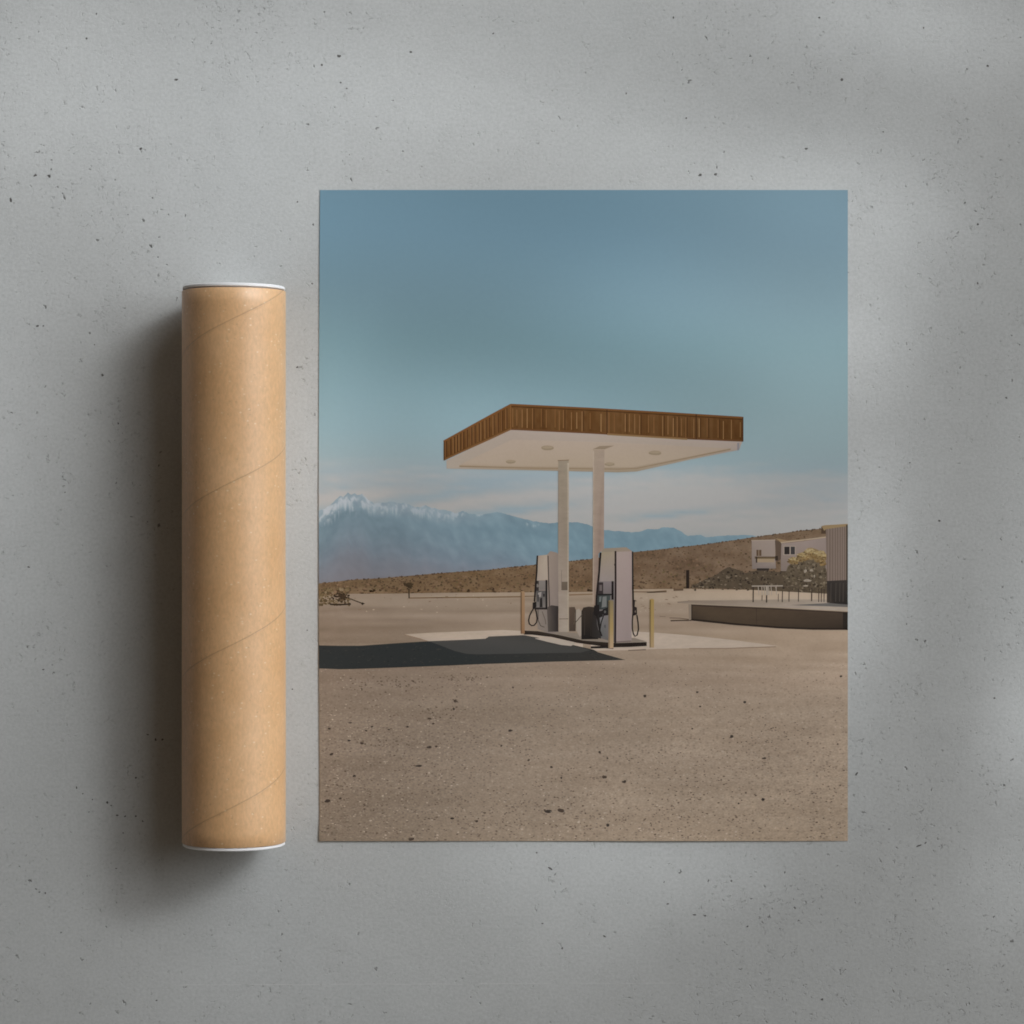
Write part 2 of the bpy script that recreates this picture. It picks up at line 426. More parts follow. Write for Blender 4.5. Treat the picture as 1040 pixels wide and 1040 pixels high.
def build_paper():
    t = 0.00015
    xs = [PX0 + (PX1 - PX0) * i / 134 for i in range(135)]
    ys = [PY0 + (PY1 - PY0) * i / 166 for i in range(167)]
    vs, fs = [], []
    nx, ny = len(xs), len(ys)
    for lay in (0, 1):
        for y in ys:
            for x in xs:
                a = V(x, y, -2); vs.append((a[0], a[1], a[2] - t * lay))
    off = nx * ny
    for j in range(ny - 1):
        for i in range(nx - 1):
            a = j * nx + i
            fs.append((a, a + nx, a + nx + 1, a + 1)); fs.append((off + a, off + a + 1, off + a + nx + 1, off + a + nx))
    rim = [i for i in range(nx)] + [j * nx + nx - 1 for j in range(1, ny)] + [(ny - 1) * nx + i for i in range(nx - 2, -1, -1)] + [j * nx for j in range(ny - 2, 0, -1)]
    for a, b in zip(rim, rim[1:] + rim[:1]): fs.append((a, b, off + b, off + a))
    link_mesh('paper_sheet', vs, fs, plain_material('white_paper', (0.62, 0.60, 0.55), 0.75, 0.02, 500.0, 0.15), poster)
build_paper()

# ---- sky
SKY = [(193, (101, 130, 147)), (240, (106, 135, 152)), (300, (113, 141, 155)), (350, (117, 146, 157)), (400, (126, 153, 163)), (440, (133, 157, 166)),
       (465, (141, 160, 167)), (485, (154, 164, 169)), (505, (162, 165, 166)), (530, (167, 167, 165)), (560, (167, 167, 165)), (620, (160, 160, 160))]
def sky_c(x, y, t):
    tx = (x - PX0) / (PX1 - PX0)
    c = grad(SKY, y - 10 * (tx - 0.4))
    g = mix(c, (c[0] + 9, c[1] + 5, c[2] + 2), smooth(0.45, 1.0, tx) * (1 - smooth(430, 500, y)))
    # thin cloud bars above the mountains
    band = smooth(462, 488, y) * (1 - smooth(535, 570, y))
    s = fbm(x / 170.0, (y + 0.10 * x) / 10.0, 3, 4)
    g = mix(g, (174, 171, 168), band * smooth(0.46, 0.66, s) * 0.75)
    g = mix(g, (146, 161, 169), band * (1 - smooth(0.30, 0.50, s)) * 0.9)
    b2 = smooth(478, 490, y) * (1 - smooth(494, 512, y)) * smooth(0.3, 0.55, tx) * 0.5
    g = mix(g, (173, 171, 168), b2)
    q = 0.965 - 0.035 * smooth(430, 500, y) - 0.02 * smooth(0.4, 0.9, tx) * smooth(440, 500, y)
    return (g[0] * q, g[1] * q, g[2] * (q - 0.008) + 1.5 * smooth(440, 500, y))
p = Ink(); p.strip([(PX0, PY0), (PX1, PY0)], [(PX0, 602), (PX1, 602)], sky_c, 0, 2.0, 100); p.build('printed_sky', K_SKY)

# ---- mountains
MT = [(325, 519), (332.5, 516), (339, 511), (343, 506.5), (346, 504), (349, 505), (354, 500.4), (357, 503.4), (361, 501.8), (364, 504), (368, 502.2), (371, 504), (375, 508), (378, 509.6), (380, 511.4), (390, 510.5), (397, 510), (404, 511.2), (410, 510.6),
      (420, 513.7), (426, 515), (432.5, 513), (440, 516), (447, 517.6), (454, 518.5), (463, 520.8), (471, 519), (478, 521), (484.6, 523), (490, 522.8), (494, 522), (500, 520.6), (505, 520.3), (511, 521.2), (517, 523),
      (525, 525.2), (532, 527), (540, 528.8), (548, 530.3), (557, 531.5), (567, 530.8), (578, 530.3), (586, 530.3), (593, 531.8), (600, 533.5), (608, 536.4), (615, 538.6), (625, 539), (634, 539.8), (641, 540.4),
      (650, 539.8), (657, 537.5), (662, 537.2), (668, 537.5), (672, 536), (678, 535.4), (684, 535.8), (690, 538.6), (695, 542), (699, 544.2), (705, 543.6), (711.5, 543.3), (717, 545.6), (728, 544.4), (744, 543.6), (756, 543.3), (770, 544.5)]
HT = [(325, 592.5), (340, 591), (357, 588.8), (390, 587), (420, 584.4), (450, 581.8), (497, 578.5), (540, 573.8), (578, 570), (600, 567.7), (645, 560.6), (679, 557), (714, 553), (738, 549.8), (763, 545.8), (786, 542.8), (806, 539.8), (834, 536.8), (861, 534)]
MT = [(x, interp(MT, x) + 3.8 * (fbm(x / 4.2, 2.5, 91, 4) - 0.5) * (1.0 if x < 480 else 0.45)) for x in [325 + 1.0 * i for i in range(447)]]
def mt_c(x, y, t):
    top = interp(MT, x); d = y - top
    right = smooth(430, 600, x)
    c = grad([(0, (118, 136, 146)), (14, (110, 131, 142)), (34, (112, 130, 141)), (50, (113, 125, 136)), (62, (117, 122, 131)), (80, (120, 120, 127))], d * (1.0 if x < 560 else 0.8))
    c = mix(c, (107, 133, 144), right * 0.55 * (1 - smooth(30, 60, d)))
    c = tuple(v * (0.93 + 0.07 * smooth(370, 450, x)) for v in c)
    c = mix(c, (143, 155, 164), 0.55 * (1 - smooth(2, 20, d)) * (1 - smooth(440, 500, x)))
    # haze-softened spurs and gullies falling to the right and to the left
    r = fbm((x - 0.3 * d) / 9.0, d / 10.0, 11, 5) - 0.5 + 0.6 * (abs(fbm((x - 0.5 * d) / 15.0, d / 22.0, 47, 3) - 0.5) * 2 - 0.25)
    q = fbm((x - 0.9 * d) / 40.0, d / 9.0, 19, 3) - 0.5
    k = 1 - 0.55 * smooth(40, 70, d)
    c = tuple(v + (r * 16 + q * 12) * k for v in c)
    # snow lies in the gullies under the crest
    deep = interp([(325, 15), (345, 21), (372, 20), (380, 12), (400, 13), (420, 12), (440, 14), (462, 9), (480, 3), (500, 0), (527, 0), (534, 7), (544, 7), (552, 0), (771, 0)], x)
    if deep > 0.5:
        n = fbm((x + 0.2 * d) / 3.6, d / 5.0, 23, 3) + 0.5 * (fbm((x - d) / 10.0, d / 9.0, 29, 2) - 0.5) - 0.16 * (1 - smooth(0.5, 3.5, d))
        amt = smooth(0.42, 0.70, n + 0.06 * (1 if x < 376 else 0)) * (1 - smooth(0.35, 1.05, d / deep + 0.5 * (hash2(int(x * 1.5), 5) - 0.5)))
        c = mix(c, (174, 177, 181) if x < 376 else (166, 172, 177), amt * (0.68 if x < 376 else 0.62))
    return c
p = Ink(); p.strip(MT, [(325, 600), (860, 600)], mt_c, 1, 1.0, 64, 325, 771); p.build('printed_mountain_range', K_SKY)

# ---- hill
HB = [(325, 606), (355, 603), (390, 603), (450, 602), (560, 601.5), (610, 601), (645, 598.5), (700, 598), (760, 599), (861, 604)]
def hill_c(x, y, t):
    c = grad([(325, (107, 88, 66)), (480, (112, 90, 66)), (600, (111, 89, 68)), (700, (110, 90, 72)), (860, (118, 98, 78))], x)
    c = mix(c, (117, 95, 70), smooth(0.6, 1, t) * 0.55)
    r = fbm(x / 16.0, y / 6.0, 21, 4) - 0.5
    return tuple(v + r * 34 for v in c)
p = Ink(0.97); p.strip(HT, HB, hill_c, 3, 2.0, 14, 325, 861)
for _ in range(1700):              # scrub on the slope
    x = random.uniform(327, 858); a, b = interp(HT, x), interp(HB, x)
    y = a + (b - a) * random.random() ** 1.1
    s = random.uniform(0.4, 1.25) * (0.75 + 0.5 * (y - a) / (b - a))
    c = random.choice([(84, 66, 50), (90, 70, 52), (80, 64, 46), (94, 74, 55), (124, 99, 78), (118, 94, 72), (98, 84, 58), (72, 58, 42)])
    p.blob(x, y, s * 1.15, s * 0.8, c, 4, 6)
for _ in range(150):               # ragged skyline
    x = random.uniform(327, 835); a = interp(HT, x); s = random.uniform(0.4, 1.1)
    p.blob(x, a + 0.2, s * 1.2, s, random.choice([(84, 68, 54), (74, 60, 48), (100, 80, 60)]), 4, 6)
p.build('printed_hill', K_HILL)

# ---- desert floor
def ground_c(x, y, t):
    c = grad([(598, (150, 131, 112)), (606, (154, 136, 118)), (616, (148, 130, 113)), (630, (143, 124, 107)), (645, (147, 128, 110)), (690, (144, 126, 110)), (720, (143, 126, 110)), (770, (145, 128, 112)), (855, (143, 126, 109))], y)
    depth = max(0.05, (y - 588) / 265.0)
    r = fbm(x / (95 * depth + 26), y / (22 * depth + 4), 31, 4) - 0.5
    c = tuple(v + r * 15 for v in c)
    s = fbm(x / 190.0, y / 5.0, 37, 2) - 0.5
    k = (1 - smooth(650, 720, y)) * 30
    tx = (x - PX0) / (PX1 - PX0)
    f = interp([(600, 0.97), (640, 0.97), (740, 1.0), (855, 1.03)], y) * (1 + 0.24 * (tx - 0.5))
    f *= 1.015 + 0.09 * (fbm(x / 70.0, y / 30.0, 57, 3) - 0.5)
    return tuple((v + s * k) * f * w for v, w in zip(c, (0.985, 0.992, 0.995)))
p = Ink(); p.strip(HB, [(PX0, PY1), (PX1, PY1)], ground_c, 5, 2.0, 66, PX0, PX1)
stones = [(557, 824, 3.4, 1.9), (570, 823, 3.6, 2), (333, 813, 3.2, 1.9), (418, 852, 3, 1.6), (436, 759, 3, 1.3), (425, 778, 3.4, 1.1), (518, 742, 2.2, 1.1), (484, 834, 1.6, 1.3), (360, 788, 1.6, 1.2), (337, 766, 2.2, 1.4),
          (368, 755, 2, .9), (537, 772, 1.4, 1), (614, 789, 2.3, 1.6), (634, 794, 2.2, 1.6), (743, 748, 1.9, 1.5), (776, 770, 2, 1.3), (775, 812, 1.7, 1.6), (655, 707, 1.7, 1.4), (708, 703, 1.4, 1.1), (756, 713, 1.5, 1.2),
          (854, 687, 1.4, 1.1), (609, 764, 1.6, 1.3), (711, 717.5, 1.3, .9), (414, 738, 1.3, 1.1), (443, 758, 1.6, 1.0), (436, 730, 2.2, .9), (462, 712, 1.2, 1.2), (461, 720, 1.2, 1.2), (335, 740, 1.5, 1), (356, 734, 1.9, .8),
          (378, 738, 1.2, .9), (440, 735, 1.6, .9), (509, 757.5, 1.2, 1.0), (521, 698, 1, 1.2), (560, 779, 1.4, .9), (570, 790, 1.1, 1.1), (346, 811, 1.6, 1.2), (459, 831, 2.2, 1), (372, 742, 1.5, .7), (395, 741, 1.5, .7), (355, 752, 1.6, .9), (750, 816, 1.2, 1), (617, 838, 1.8, 1.4), (703, 740, 1.0, .9), (617, 770, 1.1, .9)]
for (x, y, a, b) in stones:
    p.blob(x, y, a, b, random.choice([(62, 52, 46), (70, 58, 50), (56, 48, 44)]), 7, 9, 0.3)
for _ in range(2600):              # grit, finer and denser with distance
    y = 672 + 181 * random.random() ** 0.85; d = (y - 600) / 255.0
    x = random.uniform(326, 859); s = random.uniform(0.28, 0.62) * (0.55 + 0.75 * d)
    if fbm(x / 40.0, y / 16.0, 51, 2) < 0.36: continue
    p.blob(x, y, s * 1.7, s, mix((84, 70, 60), (118, 102, 88), random.random()) if random.random() < 0.72 else (172, 156, 140), 6, 6, 0.4)
for (cx, cy, w, h, n) in ((408, 693, 30, 7, 46), (385, 754, 26, 5, 26), (470, 689, 26, 3, 26), (365, 697, 16, 8, 18), (447, 722, 26, 9, 24), (345, 800, 20, 30, 20), (463, 712, 3, 14, 14), (690, 800, 90, 24, 50), (650, 835, 60, 18, 46), (520, 830, 80, 16, 40), (780, 745, 70, 10, 30)):
    for _ in range(n):
        p.blob(random.gauss(cx, w * .55), min(850, random.gauss(cy, h * .55)), random.uniform(.5, 1.3), random.uniform(.35, .8), mix((76, 64, 54), (104, 90, 78), random.random()), 6.5, 6, 0.4)
# low berms and old pipe lines near the horizon
for (pts, w, c) in (([(415, 607.4), (460, 606.8), (500, 606.4), (529, 606.0)], 1.3, (112, 90, 68)), ([(532, 605.6), (545, 605.4)], 1.0, (112, 92, 72)), ([(578, 604.2), (602, 603.4)], 1.6, (122, 100, 78)), ([(643, 601), (662, 601.2), (677, 600)], 1.4, (120, 100, 80)),
                    ([(657, 601.6), (677, 601)], 1.2, (98, 80, 62)), ([(684, 599.2), (694, 598.8)], 2.0, (92, 74, 58)), ([(680, 627.6), (690, 627.8), (700, 629)], .9, (100, 84, 70)), ([(681, 630.4), (694, 630), (702, 630)], 1.4, (72, 60, 50)), ([(670, 626), (676, 626.4)], .8, (120, 104, 88))):
    p.line(pts, w, c, 6)
for _ in range(60):
    x = random.choice([random.uniform(350, 530), random.uniform(650, 700)]); p.blob(x, random.uniform(603, 622), random.uniform(.5, 1.8), random.uniform(.3, .6), random.choice([(128, 110, 92), (120, 100, 82), (164, 148, 130)]), 6, 6)
p.build('printed_desert_ground', K_GRND)

# ---- concrete apron and shade
p = Ink(1.06)
p.poly([(411, 644.2), (440, 642.4), (478, 641), (511, 639.8), (532, 640.8), (592, 648), (592, 665), (486, 665.0), (467, 662.5), (438, 652.5)], [(158, 143, 128)] * 2 + [(165, 150, 136)] * 8, 7)
p.poly([(600, 641), (643, 641.3), (668, 642.6), (700, 645.2), (745, 650), (791, 656.2), (760, 657.2), (736, 658.2), (700, 658.4), (676, 658.8), (640, 660.2), (600, 661)], (163, 148, 134), 7)
p.line([(638, 660.6), (646, 660.2), (656, 659.8)], 1.1, (96, 82, 70), 8)
p.line([(700, 658.6), (736, 658.6), (760, 657.8), (788, 656.8)], .8, (118, 100, 84), 8)
p.line([(411, 644.6), (426, 648.5), (436, 651.8)], .8, (128, 108, 90), 8)
p.build('printed_concrete_apron', K_WALL)
p = Ink(0.90)
top = [(325, 655.4), (345, 655.8), (366, 655.8), (400, 653.4), (435, 651.2), (470, 649.8), (494, 648.6), (496, 646.4), (532, 645.0), (560, 650), (604, 660), (606, 662), (618, 665.4), (634, 670)]
bot = [(325, 678.8), (345, 679.6), (357, 679.5), (400, 678), (458, 675.8), (495, 674.2), (560, 672), (600, 671), (634, 670.2)]
def shade_c(x, y, t):
    return mix((47, 50, 50), (58, 55, 51), smooth(430, 620, x) * 0.8 + 0.3 * (fbm(x / 20., y / 5., 61, 2) - .5))
p.strip(top, bot, shade_c, 9, 2.0, 5, 325, 635)
for _ in range(260):
    x = random.uniform(327, 628); a_, b_ = interp(top, x), interp(bot, x)
    p.blob(x, a_ + (b_ - a_) * random.uniform(.08, .92), random.uniform(.4, 1.6), random.uniform(.25, .5), random.choice([(40, 42, 41), (58, 59, 57), (64, 62, 58)]), 9.4, 6)
p.poly([(436, 651.4), (470, 649.9), (494, 648.7), (496, 646.6), (532, 645.2), (560, 650), (600, 660), (590, 662.8), (540, 663.6), (486, 664.6), (474, 664), (462, 661.2), (446, 655)], [(78, 76, 73)] * 4 + [(70, 68, 65)] * 4 + [(72, 71, 69)] * 5, 10)
p.poly([(543, 648.5), (553, 647.4), (570, 649.8), (585, 653.2), (580, 656), (570, 655), (556, 651.8)], (184, 170, 156), 11)
p.build('printed_canopy_shadow', K_FLAT)

# ---- pump island
p = Ink(0.84)
p.poly([(547, 641.4), (568, 640.6), (592, 644), (645, 648), (657, 651.6), (626, 653.2), (590, 650.8)], (158, 144, 130), 12)
p.poly([(532, 640.4), (546, 641), (568, 645), (592, 650.4), (626, 653.2), (656.8, 652), (656.8, 656), (640, 657), (623, 657.4), (612, 656.4), (586, 652.8), (560, 646.8), (540, 644.6), (532, 644.4)], [(62, 52, 44)] * 4 + [(46, 38, 33)] * 10, 13)
p.line([(600, 657.5), (615, 657.2), (623, 658)], 2.2, (44, 38, 34), 13.5)
p.build('printed_island_kerb', K_WALL)

# ---- left shrub, far tree, post
p = Ink(0.88)
for _ in range(150):
    x = 325.5 + 30 * random.random() ** 1.2; y = random.uniform(598, 614.5)
    p.blob(x, y, random.uniform(.6, 1.8), random.uniform(.6, 1.7), random.choice([(124, 106, 78), (112, 94, 66), (98, 80, 56), (140, 122, 96), (88, 72, 50)]), 8 + random.random(), 7)
for _ in range(60):
    p.blob(random.gauss(347.5, 3.0), random.gauss(605.5, 2.2), random.uniform(.7, 1.7), random.uniform(.6, 1.4), random.choice([(66, 52, 38), (78, 60, 42), (56, 44, 34)]), 9.2 + random.random() * .5, 7)
p.line([(336, 613.6), (345, 614.2), (357, 613.4)], 1.6, (56, 44, 34), 9.8)
p.line([(356, 608), (362, 610.4), (369, 613)], 1.2, (76, 62, 48), 9.8); p.blob(368.5, 613, 2, 1.2, (52, 42, 34), 10)
p.build('printed_bush', K_HILL, poster, 'pale dry scrub with a dark centre at the left edge of the print')
p = Ink(0.88)
p.line([(415.4, 598), (415.5, 607.6)], 1.3, (62, 50, 38), 8)
for _ in range(34): p.blob(random.gauss(414.8, 1.9), random.gauss(594.6, 1.5), random.uniform(.8, 1.7), random.uniform(.6, 1.2), random.choice([(62, 50, 36), (72, 58, 40)]), 8.3 + random.random() * .3, 6)
p.build('printed_tree', K_FLAT)
p = Ink(0.88); p.box(696.8, 579, 700, 597.6, (46, 35, 29), 8, (40, 31, 26)); p.build('printed_dark_post', K_FLAT)

# ---- rubble bank
p = Ink(0.92)
RB = [(701, 596.4), (708, 592.5), (716, 588.5), (727, 584), (733, 579.5), (739, 576), (746, 577.6), (751, 579), (757, 582), (764, 580), (776, 579), (790, 581), (806, 578), (822, 576), (840, 576)]
p.strip(RB, [(701, 597), (760, 598.5), (840, 603)], lambda x, y, t: mix((80, 68, 54), (92, 79, 64), fbm(x / 5., y / 4., 71, 3)), 7, 2.0, 6, 701, 840)
for _ in range(330):
    x = random.uniform(703, 838); a = interp(RB, x); y = random.uniform(a - .6, 599)
    p.blob(x, y, random.uniform(.4, 1.6), random.uniform(.35, 1.2), random.choice([(58, 48, 39), (66, 55, 44), (76, 64, 51), (50, 42, 34), (108, 94, 77), (124, 110, 93), (92, 79, 63)]), 8 + random.random() * .6, 6, .45)
p.build('printed_rubble', K_HILL)

# ---- houses
p = Ink(0.93)
p.poly([(763.4, 549.2), (787, 548.6), (787.6, 571), (788, 577.4), (764, 577.8), (763.4, 566)], [(150, 135, 124), (154, 139, 129), (148, 133, 124), (128, 116, 109), (128, 116, 110), (144, 129, 118)], 8.7)
p.line([(763, 549), (787.4, 548.4)], .9, (166, 150, 134), 9)
p.poly([(787, 548.6), (793.6, 551), (793, 568), (788.6, 571)], (92, 76, 64), 8.7)
p.box(766.5, 565.2, 788.5, 567.4, (96, 80, 60), 9); p.box(767.6, 565.2, 769, 571.5, (58, 46, 38), 9.2); p.box(787.2, 564.6, 790, 569.2, (54, 43, 36), 9.2)
p.box(769, 567.4, 786.4, 571, (158, 138, 112), 9); p.box(768.5, 577.2, 781, 579.4, (52, 44, 40), 9.2)
house = p.build('printed_house', K_FLAT, poster, 'pale two storey block with a balcony band')
p = Ink(0.93); p.box(768.2, 558.4, 773.2, 564.6, (92, 72, 56), 9.3); p.box(770.2, 558.4, 771, 564.6, (140, 122, 104), 9.5); p.build('printed_window', K_FLAT, house)
p = Ink(0.93)
p.poly([(793, 552), (816, 549.6), (840, 546), (840, 580), (793, 580)], [(146, 131, 122), (150, 134, 126), (142, 127, 120), (132, 117, 110), (128, 114, 106)], 8.6)
p.poly([(788, 546.6), (793, 551), (816, 549.4), (816, 547.6), (800, 549)], (150, 126, 96), 8.9)
p.line([(793, 551.2), (816, 548.4), (840, 545.4)], 1.2, (170, 152, 130), 9.1)
house2 = p.build('printed_house', K_FLAT, poster, 'long pale house with a flat roof edge behind the yellow shrub')
p = Ink(0.93); p.box(795.6, 554.4, 808, 563.8, (160, 145, 132), 9.2); p.box(796.5, 555.2, 801.8, 563, (46, 40, 38), 9.5); p.box(803, 555.2, 807.2, 563, (62, 58, 58), 9.5); p.build('printed_window', K_FLAT, house2)

# ---- yellow shrub
p = Ink(0.86)
p.poly([(800, 575), (806, 570), (814, 567), (826, 566), (838, 570), (840, 601), (812, 600.5), (800, 596), (796, 588)], [(112, 98, 80)] * 5 + [(84, 72, 58)] * 2 + [(90, 78, 63)] * 2, 9.6)
for _ in range(330):
    x = random.uniform(794, 840); y = random.uniform(568, 601)
    if (x - 820) ** 2 / 560 + (y - 586) ** 2 / 260 > 1: continue
    p.blob(x, y, random.uniform(.5, 1.8), random.uniform(.5, 1.5), random.choice([(98, 84, 66), (112, 98, 78), (80, 68, 53), (66, 55, 43), (130, 116, 97), (88, 76, 60)]), 9.9 + random.random(), 7)
for (cx, cy, rx, ry) in ((806, 569.5, 5.6, 3.6), (815, 566, 6.5, 4.6), (824, 562.6, 8.5, 5.6), (833, 565.5, 6.8, 6.2), (835.5, 571, 3.6, 3.2)):
    p.blob(cx, cy, rx, ry, (148, 126, 90), 11.0, 16, .16)
    for _ in range(int(rx * ry * 2.2)):
        u, v = random.uniform(-1, 1), random.uniform(-1, 1)
        if u * u + v * v > 1: continue
        hi = v < -0.1 + 0.3 * u
        c = random.choice([(184, 164, 124), (176, 154, 110), (168, 144, 100)]) if hi else random.choice([(150, 122, 80), (126, 100, 64), (104, 82, 54), (140, 116, 78)])
        p.blob(cx + u * rx, cy + v * ry, random.uniform(.6, 1.7), random.uniform(.4, 1.1), c, 11.2 + random.random() * .6, 7)
for (x, y, a, b) in ((818, 580, 1.2, 2.0), (824, 579, 1.8, 1.5), (820, 589.5, 3.4, 1.2), (818, 595, 2.6, .8), (827, 585, .7, 1.6)):
    p.blob(x, y, a, b, (166, 152, 136), 12, 8, .3)
p.build('printed_shrub', K_HILL, poster, 'yellow flowering shrub in front of the houses')

# ---- ribbed shed at the right edge
p = Ink(0.84)
p.poly([(838.6, 537), (861, 533.6), (861, 590), (839.8, 590)], (134, 117, 106), 12)
for i, x in enumerate((841, 844, 846.6, 849.2, 851.6, 854, 856, 858.2)):
    p.box(x, 536.8 - (x - 838) * .14, x + 1.1, 590, (150, 132, 120) if i % 2 == 0 else (146, 128, 116), 12.3); p.box(x + 1.1, 536.8 - (x - 838) * .14, x + 1.7, 590, (112, 97, 88), 12.4)
p.poly([(834, 534.2), (838, 533.4), (861, 532.0), (861, 534.2), (839, 537.4), (837, 539)], (164, 140, 104), 12.6)
p.box(834, 535, 838.6, 542, (92, 74, 58), 12.5)
p.box(859.2, 533, 861, 590, (84, 72, 62), 12.7)
shed = p.build('printed_shed', K_FLAT)

# ---- raised platform with railing
p = Ink(0.9)
p.poly([(688, 611), (702, 609.6), (743, 609.4), (800, 608.6), (861, 609), (861, 620.6), (790, 616.6), (702, 613.4), (688, 612.2)], [(140, 124, 108), (150, 134, 118), (160, 146, 130), (168, 153, 138), (168, 153, 138), (174, 160, 146), (170, 155, 141), (164, 148, 132), (120, 104, 90)], 9)
p.poly([(699, 613.4), (702.4, 613.6), (702.4, 629.2), (699.6, 630)], (148, 132, 116), 9)
p.poly([(803, 614.6), (826, 613.2), (842, 612.4), (861, 612.6), (861, 616.6), (836, 615.6)], (104, 100, 96), 9.5)
p.poly([(702, 613.8), (790, 617.6), (861, 621.6), (861, 639), (790, 637.4), (746, 634), (702, 629.4)], [(86, 71, 56), (84, 69, 55), (74, 61, 50), (56, 46, 38), (76, 63, 50), (80, 66, 52), (64, 53, 43)], 9.6)
p.line([(702, 629.2), (746, 633.8), (790, 637.2), (825, 638.6), (861, 638.8)], 1.9, (44, 36, 30), 9.9)
p.line([(702.6, 613.8), (702.6, 629)], .9, (52, 42, 34), 9.9)
p.line([(768, 617), (768.4, 636)], .6, (68, 55, 44), 9.9)
p.line([(702, 614.6), (790, 618.4), (861, 622.2)], 1.6, (66, 54, 44), 9.8)
p.box(856, 622, 861, 638.4, (44, 37, 32), 9.9)
plat = p.build('printed_platform', K_WALL)
p = Ink(0.9)
p.line([(763.4, 595.2), (795, 595.0)], 1.1, (172, 160, 146), 12.4); p.line([(795, 595.2), (816, 596)], .9, (96, 82, 68), 12.4)
for x in (770, 773.5, 776, 778.6, 780.5, 783, 788): p.line([(x, 595.2), (x + .6, 604.5)], .8 if x != 778.6 else 2.2, (170, 157, 143), 12.6)
for (x, a, b, w) in ((765, 596, 611.6, 1.2), (778.6, 604, 612, 1.3), (774, 604, 610, .7), (794.6, 600, 611.5, .9), (801.4, 600, 611, .8), (811, 598, 611, .8), (824.4, 597, 610.5, 1.0), (831.6, 598, 611.5, .8), (834.2, 597, 611.5, .8), (837, 598, 611.4, .8), (790.5, 603, 611, .6)):
    p.line([(x, a), (x - .2, b)], w, (64, 52, 44), 12.5)
p.build('printed_railing', K_FLAT, plat)
p = Ink(0.9)
p.poly([(839.8, 590), (861, 589), (861, 614), (848, 613), (839.6, 612)], [(54, 48, 45), (58, 52, 48), (40, 36, 34), (46, 41, 38), (70, 60, 52)], 13)
for x in (844, 849, 853, 856.5): p.line([(x, 592), (x - .4, 611)], .7, (76, 68, 60), 13.3)
p.build('printed_dark_skirting', K_FLAT, shed)

# ---- canopy
p = Ink(0.98)                          # underside
p.poly([(453.4, 467.6), (518.8, 435.8), (617, 441.2), (754, 448), (750.6, 457), (700, 467), (646.7, 478.9), (627.7, 479.8), (540, 477.6), (453.6, 476)],
       [(158, 146, 134), (153, 140, 130), (157, 144, 134), (160, 146, 137), (150, 138, 130), (150, 136, 120), (140, 126, 108), (138, 124, 106), (146, 130, 112), (160, 148, 136)], 12)
p.poly([(470, 470.5), (520, 446.5), (617, 449), (742, 455.6), (642, 474.6), (560, 473.8), (466, 473)], [(160, 144, 128), (158, 142, 128), (160, 145, 131), (158, 142, 126), (156, 140, 122), (154, 138, 120), (154, 138, 120)], 12.5)
p.line([(466.5, 473.6), (540, 475.4), (628, 476.4), (646, 475.8), (742, 456.2)], 1.6, (134, 116, 94), 13)
p.poly([(748.6, 450), (750.8, 449.6), (750.8, 457.2), (748.6, 457.6)], (126, 122, 126), 13.2)
canopy = p.build('printed_canopy', K_FLAT)
p = Ink(0.98)
for (x, y) in ((556, 455), (518.6, 469), (665.3, 460), (619, 471.5)):
    w = 6.6 if y < 462 else 5.2
    p.blob(x, y, w, 2.4 if y < 462 else 1.9, (132, 117, 97), 13.2, 12, .08); p.blob(x, y - .6, w * .8, 1.2, (142, 127, 107), 13.4, 12, .08)
    p.build('printed_ceiling_light', K_FLAT, canopy); p = Ink(0.98)
p = Ink(0.84)
FT = [(518.7, 410.2), (600, 414.2), (660, 417.6), (755, 423.4)]; FB = [(518.7, 436.6), (600, 440.4), (616, 441.4), (680, 445.4), (754.8, 448.6)]
GT = [(450.5, 447.6), (480, 431.2), (500, 420.2), (518.7, 410.2)]; GB = [(451, 467.8), (480, 454.4), (500, 445.4), (518.7, 436.6)]
def fasc(x, y, t):
    n = vnoise(x * 0.9, 3.3, 81) - .5; q = vnoise(x * 0.11, 7.7, 82) - .5; u = fbm(x / 3.0, y / 4.0, 83, 3) - .5
    c = mix((116, 80, 43), (104, 70, 36), t); return tuple(v + n * 9 + q * 20 + u * 18 for v in c)
p.strip(FT, FB, fasc, 13, .8, 5); p.strip(GT, GB, lambda x, y, t: tuple(v * 1.05 for v in fasc(x * 1.6, y, t)), 13, .8, 5)
def slat(T, B, x, w, c, lv, a=.14, b=.92):
    t0, b0 = interp(T, x), interp(B, x); h = b0 - t0
    t1, b1 = interp(T, x + w), interp(B, x + w)
    p.poly([(x, t0 + h * a), (x + w, t1 + h * a), (x + w, t1 + h * b), (x, t0 + h * b)], c, lv)
x = 520.4
while x < 753:
    r = random.random()
    slat(FT, FB, x, .6 + .25 * r, mix((138, 98, 56), (176, 138, 92), random.random() ** 1.3), 13.4, .12 + .1 * random.random(), .94 - .12 * random.random())
    if random.random() < .35: slat(FT, FB, x + 1.5, .9, (84, 54, 28), 13.4)
    x += random.choice([4.2, 5.0, 5.4, 8.2, 9.0, 11.0])
x = 452
while x < 517:
    slat(GT, GB, x, .8, mix((124, 84, 48), (154, 114, 70), random.random()), 13.4, .1, .88); slat(GT, GB, x + .9, .9, (78, 48, 26), 13.4, .1, .88)
    x += random.uniform(2.8, 5.2)
for T, B in ((FT, FB), (GT, GB)):
    p.line([(a, b + .9) for a, b in T], 2.0, (128, 86, 46), 13.8)
    p.line([(a, b - .8) for a, b in B], 1.7, (132, 96, 58) if T is GT else (112, 76, 44), 13.8)
p.line([(a, b + 2.6) for a, b in FT], .8, (70, 44, 24), 13.7)
